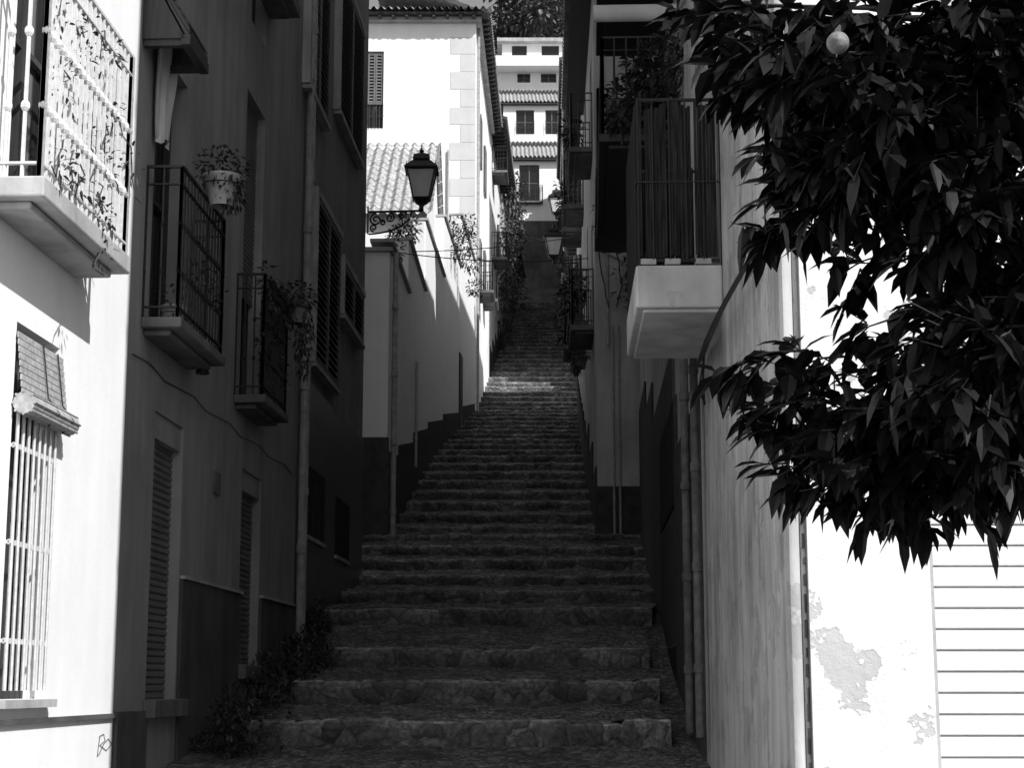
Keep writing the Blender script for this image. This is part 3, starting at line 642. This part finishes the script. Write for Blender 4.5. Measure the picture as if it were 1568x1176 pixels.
zz=pt(830,108,Y).z; W=h.P('parapets','white'); W.wbox(w,-.5,w.L,.01,1.6,zz-.15,zz+.7)
z9=pt(830,70,131).z
W.wbox(w,2.2,w.L,-6,-.5,zz+.01,z9); h.P('roof_slab','trim').wbox(w,1.8,w.L+.3,-6.5,.1,z9+.01,z9+.3)
h.P('upper_glass','glass').wbox(w,3.0,4.2,-.5,-.48,zz+.8,z9-.2); h.P('upper_glass','glass').wbox(w,5.4,6.8,-.5,-.48,zz+.8,z9-.2); h.done()
for (nm,x0,x1,Y,z0,z1) in (('slope_house',-9,-1.2,106,24,33),('slope_house',-16,-9.8,118,30,42),('slope_house',8.5,16,112,26,36)):
    h,w=front(nm,x0,x1,Y,z0,z1,'white',[(1,2,z1-3,z1-1.2),(4,5,z1-3,z1-1.2)]); h.done()
# ------------------------------------------------------------------ plants
def potted(w,u,d,z,s=.14,drop=.0,n=120,L=.06,mat='pot',yaw=0):
    t=Thing('potted_plant'); c=w.p(u,d,z)
    t.P('pot',mat,0,True).lathe(c,[(s*.6,0),(s*.85,s*1.2),(s*1.0,s*1.5),(s*1.05,s*1.6),(s*.9,s*1.6),(s*.1,s*1.45)],14)
    t.P('pot_ring','iron').lathe(c,[(s*.95,s*1.1),(s*1.02,s*1.12),(s*.95,s*1.16)],14)
    cloud(t.P('leaves','leaf2'),c+Vector((0,0,s*2)),(s*1.4,s*1.4,s*1.1),n,L,L*.5)
    if drop: cloud(t.P('leaves','leaf2'),c+w.n*.08+Vector((0,0,s-drop/2)),(s*.7,s*.9,drop/2+s),n,L*.8,L*.4,down=1)
    t.done()
potted(LW,LW.at(13.4),.38,FL+1.12,.16,.05,240,.06)
potted(LW,LW.at(17.3),.36,FL+.98,.14,.6,320,.06,'potd')
potted(LW,LW.at(13.0),.12,FL,.12,0,60)
for px,py,Y in ((878,455,40),(876,518,40),(893,565,33),(882,480,36),(868,440,48)):
    ww=Wall((Rx(Y-1),Y-1),(Rx(Y+1),Y+1),(-1,0)); potted(ww,1.0,.2,pt(px,py,Y).z,.16,.1,120,.1,'potd')
t=Thing('climbing_plant'); V=t.P('dry_vines','leaf2'); zb=LW.sv(120,392)[1]
for k in range(24):
    u=LW.at(9.3)+R(0,1.3); p=LW.p(u,.3,zb+R(.1,1.3)); pts=[p]
    for j in range(6): p=p+Vector((R(-.04,.04),R(-.1,.1),R(-.14,.08))); pts.append(p)
    t.P('stems','bark').tube(pts,.005,4)
    cloud(V,pts[3],(.07,.13,.12),14,.05,.024)
t.done()
t=Thing('balcony_plants')
for k in range(7): cloud(t.P('leaves','leaf2'),LW.p(LW.at(16.0)+.18*k,.28,FL+1.1+R(-.1,.15)),(.1,.14,.16),55,.06,.03)
for k in range(14): cloud(t.P('leaves','leaf2'),LW.p(LW.at(16.0)+.09*k,.25,FL+R(.2,.9)),(.06,.1,.2),25,.06,.03)
for k in range(5): cloud(t.P('leaves','leaf2'),LW.p(LW.at(12.9)+.25*k,.28,FL+.4+R(-.2,.3)),(.06,.12,.16),20,.06,.03)
t.done()
t=Thing('weeds')
for k in range(85):
    y=R(14.4,21); x=LW.p(LW.at(y),0,0).x+R(.05,.55)*(1 if y<19 else .4); z=gz(y)+.05
    cloud(t.P('leaves','leaf2'),(x,y,z+.08),(.15,.18,.2*R(.6,1.6)),70,.08,.025,.2)
for k in range(16):
    y=R(14.2,15.2); x=R(-2.75,-1.95); cloud(t.P('leaves','leaf2'),(x,y,gz(y)+.03),(.12,.12,.08),35,.07,.02,.2)
for s_ in steps[:9]:
    for k in range(3): x=R(lerp_tab(XL,s_[0]),lerp_tab(XR,s_[0])); cloud(t.P('leaves','leaf2'),(x,s_[0]-.06,s_[1]+.02),(.07,.03,.03),10,.04,.012,.1)
t.done()
t=Thing('courtyard_shrub')
for px,py,Y,r,n in((615,365,34,.3,260),(600,378,32,.25,150),(625,350,36,.3,200),(712,372,46,.35,200),(722,400,47,.3,160),(705,350,48,.35,140),(728,440,47,.25,130),(690,350,45,.2,80),(715,345,46,.3,120),(700,385,45,.2,80)):
    cloud(t.P('leaves','leaf2'),pt(px,py,Y),(r,r,r*1.1),n,.11,.05)
t.done()
t=Thing('climbing_vine')
for k in range(34):
    y=R(70,86); x=Lx(y)+R(.1,.75); z=gz(y)+R(1.6,7.5); cloud(t.P('leaves','leaf3'),(x,y,z),(.5,.8,.7),80,.2,.11)
t.P('stems','bark').tube([(Lx(74)+.2,74,gz(74)),(Lx(75)+.3,75,gz(75)+4),(Lx(77)+.4,77,gz(77)+7)],[.1,.07,.03],6)
t.P('stems','bark').tube([(Lx(82)+.2,82,gz(82)),(Lx(82)+.3,82,gz(82)+4),(Lx(83)+.4,83,gz(83)+6)],[.1,.07,.03],6)
t.done()
t=Thing('hanging_balcony_plants')
for p in FPL:
    for k in range(3): cloud(t.P('leaves','leaf2'),p+Vector((R(-.1,.1),R(-.6,.6),R(-.4,.4))),(.2,.3,.3),50,.13,.06)
for px,py,Y,r,n in((985,100,16.9,.22,260),(955,150,17.2,.2,200),(1010,110,16.6,.25,260),(955,250,18,.15,70),(950,285,20,.15,60),(1035,130,16,.2,160),(975,190,17,.15,120),(1050,100,15.5,.2,160),(1040,60,15.5,.2,160),(950,180,16.75,.16,160),(985,150,16.7,.18,200),(1010,165,16.7,.18,200)):
    cloud(t.P('leaves','leaf2'),pt(px,py,Y),(r,r,r),n,.1,.045)
for k in range(5):
    pts=[]; px=930+k*9; 
    for j in range(16): px+=R(-5,5); pts.append(pt(px,215+j*17,29.22))
    t.P('creeper_stems','bark').tube(pts,.012,4)
    for q in pts:
        if R(0,1)<.45: cloud(t.P('leaves','leaf2'),q+Vector((0,-.05,0)),(.13,.06,.16),14,.1,.05)
t.done()
# ------------------------------------------------------------------ hill trees
t=Thing('hillside_trees')
for k in range(40):
    y=R(150,200); x=R(-30,34); z=gz(y)+3; r=R(2.2,4); c=Vector((x,y,z+2))
    if k<16: c=pt(R(755,890),R(-30,58),R(145,160)); x,y=c.x,c.y; z=c.z-2; r=R(2,3)
    t.P('trunks','bark').tube([(x,y,gz(y)-4),(x,y,c.z)],[.35,.15],6)
    for j in range(9):
        v=rv(); cloud(t.P('leaves','leaf3'),c+v*r*.75,(r*.45,r*.45,r*.4),55,.55,.35)
t.done()
# ------------------------------------------------------------------ orange tree
t=Thing('orange_tree'); LF=t.P('leaves','leaf'); BR=t.P('branches','bark',0,True)
tc=Vector((2.3,4.4,2.2)); BR.tube([(2.35,4.5,-.1),(2.3,4.45,.9),(2.33,4.4,1.7),tc],[.13,.1,.09,.085],10)
clumps=[(1150,30,4.3,.12),(1105,5,4.4,.09),(1200,80,4.1,.13),(1165,120,4.2,.07),(1120,80,4.4,.05),(1300,80,3.9,.2),(1420,60,4.0,.2),(1540,60,4.0,.22),(1450,180,4,.22),(1330,190,3.9,.17),(1250,190,4.2,.12),(1205,215,4.4,.06),(1300,280,4,.14),(1400,270,4.2,.16),(1490,300,3.9,.2),(1250,310,4.2,.06),(1215,270,4.3,.05),(1200,330,4.3,.04),(1340,335,4.1,.05),(1550,430,4,.15),(1500,400,4.0,.08),
(1320,400,4.2,.03),(1380,410,4.1,.03),(1270,385,4.2,.03),(1440,440,4.1,.035),(1330,500,4.2,.02),(1400,500,4.1,.025),(1175,355,4.3,.02),
(1500,550,3.8,.16),(1560,600,4,.2),(1420,585,4,.09),(1350,595,4.1,.08),(1280,575,4.2,.07),(1225,560,4.3,.05),(1170,550,4.3,.025),(1140,552,4.3,.008),(1200,610,4.3,.05),(1240,640,4.2,.09),(1195,670,4.25,.045),(1310,660,4.1,.13),(1390,670,4.0,.14),(1470,660,3.9,.15),(1540,660,4.0,.14),(1235,710,4.2,.06),(1300,745,4.15,.05),(1400,755,4.05,.06),(1350,740,4.1,.07),(1460,745,4,.06),(1540,715,4.1,.06),(1520,650,4.2,.15),(1440,630,4.3,.13),(1540,500,3.9,.1),(1600,680,4.0,.1),
(1500,130,4.5,.3),(1560,300,4.6,.3),(1380,130,4.6,.25),(1570,560,4.5,.2),(1300,150,4.6,.2),(1450,230,4.7,.22),(1520,640,4.5,.14),(1380,660,4.5,.1),(1290,640,4.5,.07),(1460,600,4.6,.1)]
cl=[(pt(a,b,Y),r,1.0,True) for a,b,Y,r in clumps]
for k in range(130):
    v=rv(); p=Vector((2.5,4.4,3.5))+Vector((v.x*1.45,v.y*1.4,v.z*1.35))
    u=(p-CAM); 
    if u.y>.3 and u.x/u.y<.36 and u.z/u.y<.28: continue
    if p.x<1.5: continue
    cl.append((p,.24,.6,False))
for c,r,dn,vis in cl:
    hub=tc+Vector((0,0,.9)) if c.z>2.55 else Vector((2.1,4.2,2.35))
    mid=(hub+c)*.5+Vector((0,0,.12)) ; 
    if r>.06: BR.tube([tc,hub,mid+rv()*.06,c],[.05,.022,.01,.004],5)
    else: BR.tube([c+Vector((.12,.03,.03)),c+Vector((.06,0,.02)),c],[.004,.003,.002],4)
    n=int(21*(r/.15)**2*dn)+2
    for i in range(n):
        v=rv(); p=c+v*r*.85; dr=(v*.7+rv()*.5+Vector((-.35,0,-.3))).normalized(); L=R(.05,.11)
        BR.tube([p,p+dr*L],[.0025,.0015],4)
        for j in range(random.randint(5,8)):
            q=p+dr*L*(j/6.0); leaf(LF,q,dr*.6+rv()*1.0+Vector((0,0,-.2)),R(.065,.11),R(.034,.048),.25)
fp=pt(1283,65,3.55); t.P('orange_fruit','fruit',0,True).ball(fp,.025,18)
t.done()
t=Thing('overhead_cable')
for (a,b,Ya,Yb,sag) in (((553,378),(905,395),29,34,.15),((600,385),(880,362),33,40,.1),((790,355),(868,372),80,60,.1)):
    p=pt(a[0],a[1],Ya); q=pt(b[0],b[1],Yb)
    t.P('wire','iron').tube([p+(q-p)*(i/14)-Vector((0,0,sag*4*(i/14)*(1-i/14))) for i in range(15)],.010,4)
t.done()
# ------------------------------------------------------------------ light, world, camera
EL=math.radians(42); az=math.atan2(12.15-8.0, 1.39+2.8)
ts=Vector((math.cos(EL)*math.cos(az),-math.cos(EL)*math.sin(az),math.sin(EL)))
sd=bpy.data.lights.new('sun','SUN'); sd.energy=5; sd.angle=math.radians(.5); sd.color=(1,1,1)
so_=bpy.data.objects.new('sun',sd); bpy.context.scene.collection.objects.link(so_); so_.rotation_euler=ts.to_track_quat('Z','Y').to_euler(); so_.location=(20,-15,40)
wd=bpy.data.worlds.new('World'); bpy.context.scene.world=wd; wd.use_nodes=True; N=wd.node_tree.nodes; L=wd.node_tree.links
sk=N.new('ShaderNodeTexSky'); sk.sky_type='NISHITA'; sk.sun_disc=False; sk.sun_elevation=EL; sk.sun_rotation=math.atan2(ts.x,ts.y)
bw=N.new('ShaderNodeRGBToBW'); L.new(sk.outputs[0],bw.inputs[0]); L.new(bw.outputs[0],N['Background'].inputs[0]); N['Background'].inputs[1].default_value=.15
cd=bpy.data.cameras.new('camera'); cd.sensor_width=36; cd.lens=36*F/1568; cd.clip_end=2000; cd.clip_start=.05
co=bpy.data.objects.new('camera',cd); bpy.context.scene.collection.objects.link(co); co.location=CAM; co.rotation_euler=(math.pi/2+PITCH,0,0)
sc=bpy.context.scene; sc.camera=co; sc.view_settings.view_transform='Standard'; sc.view_settings.look='None'; sc.view_settings.exposure=0
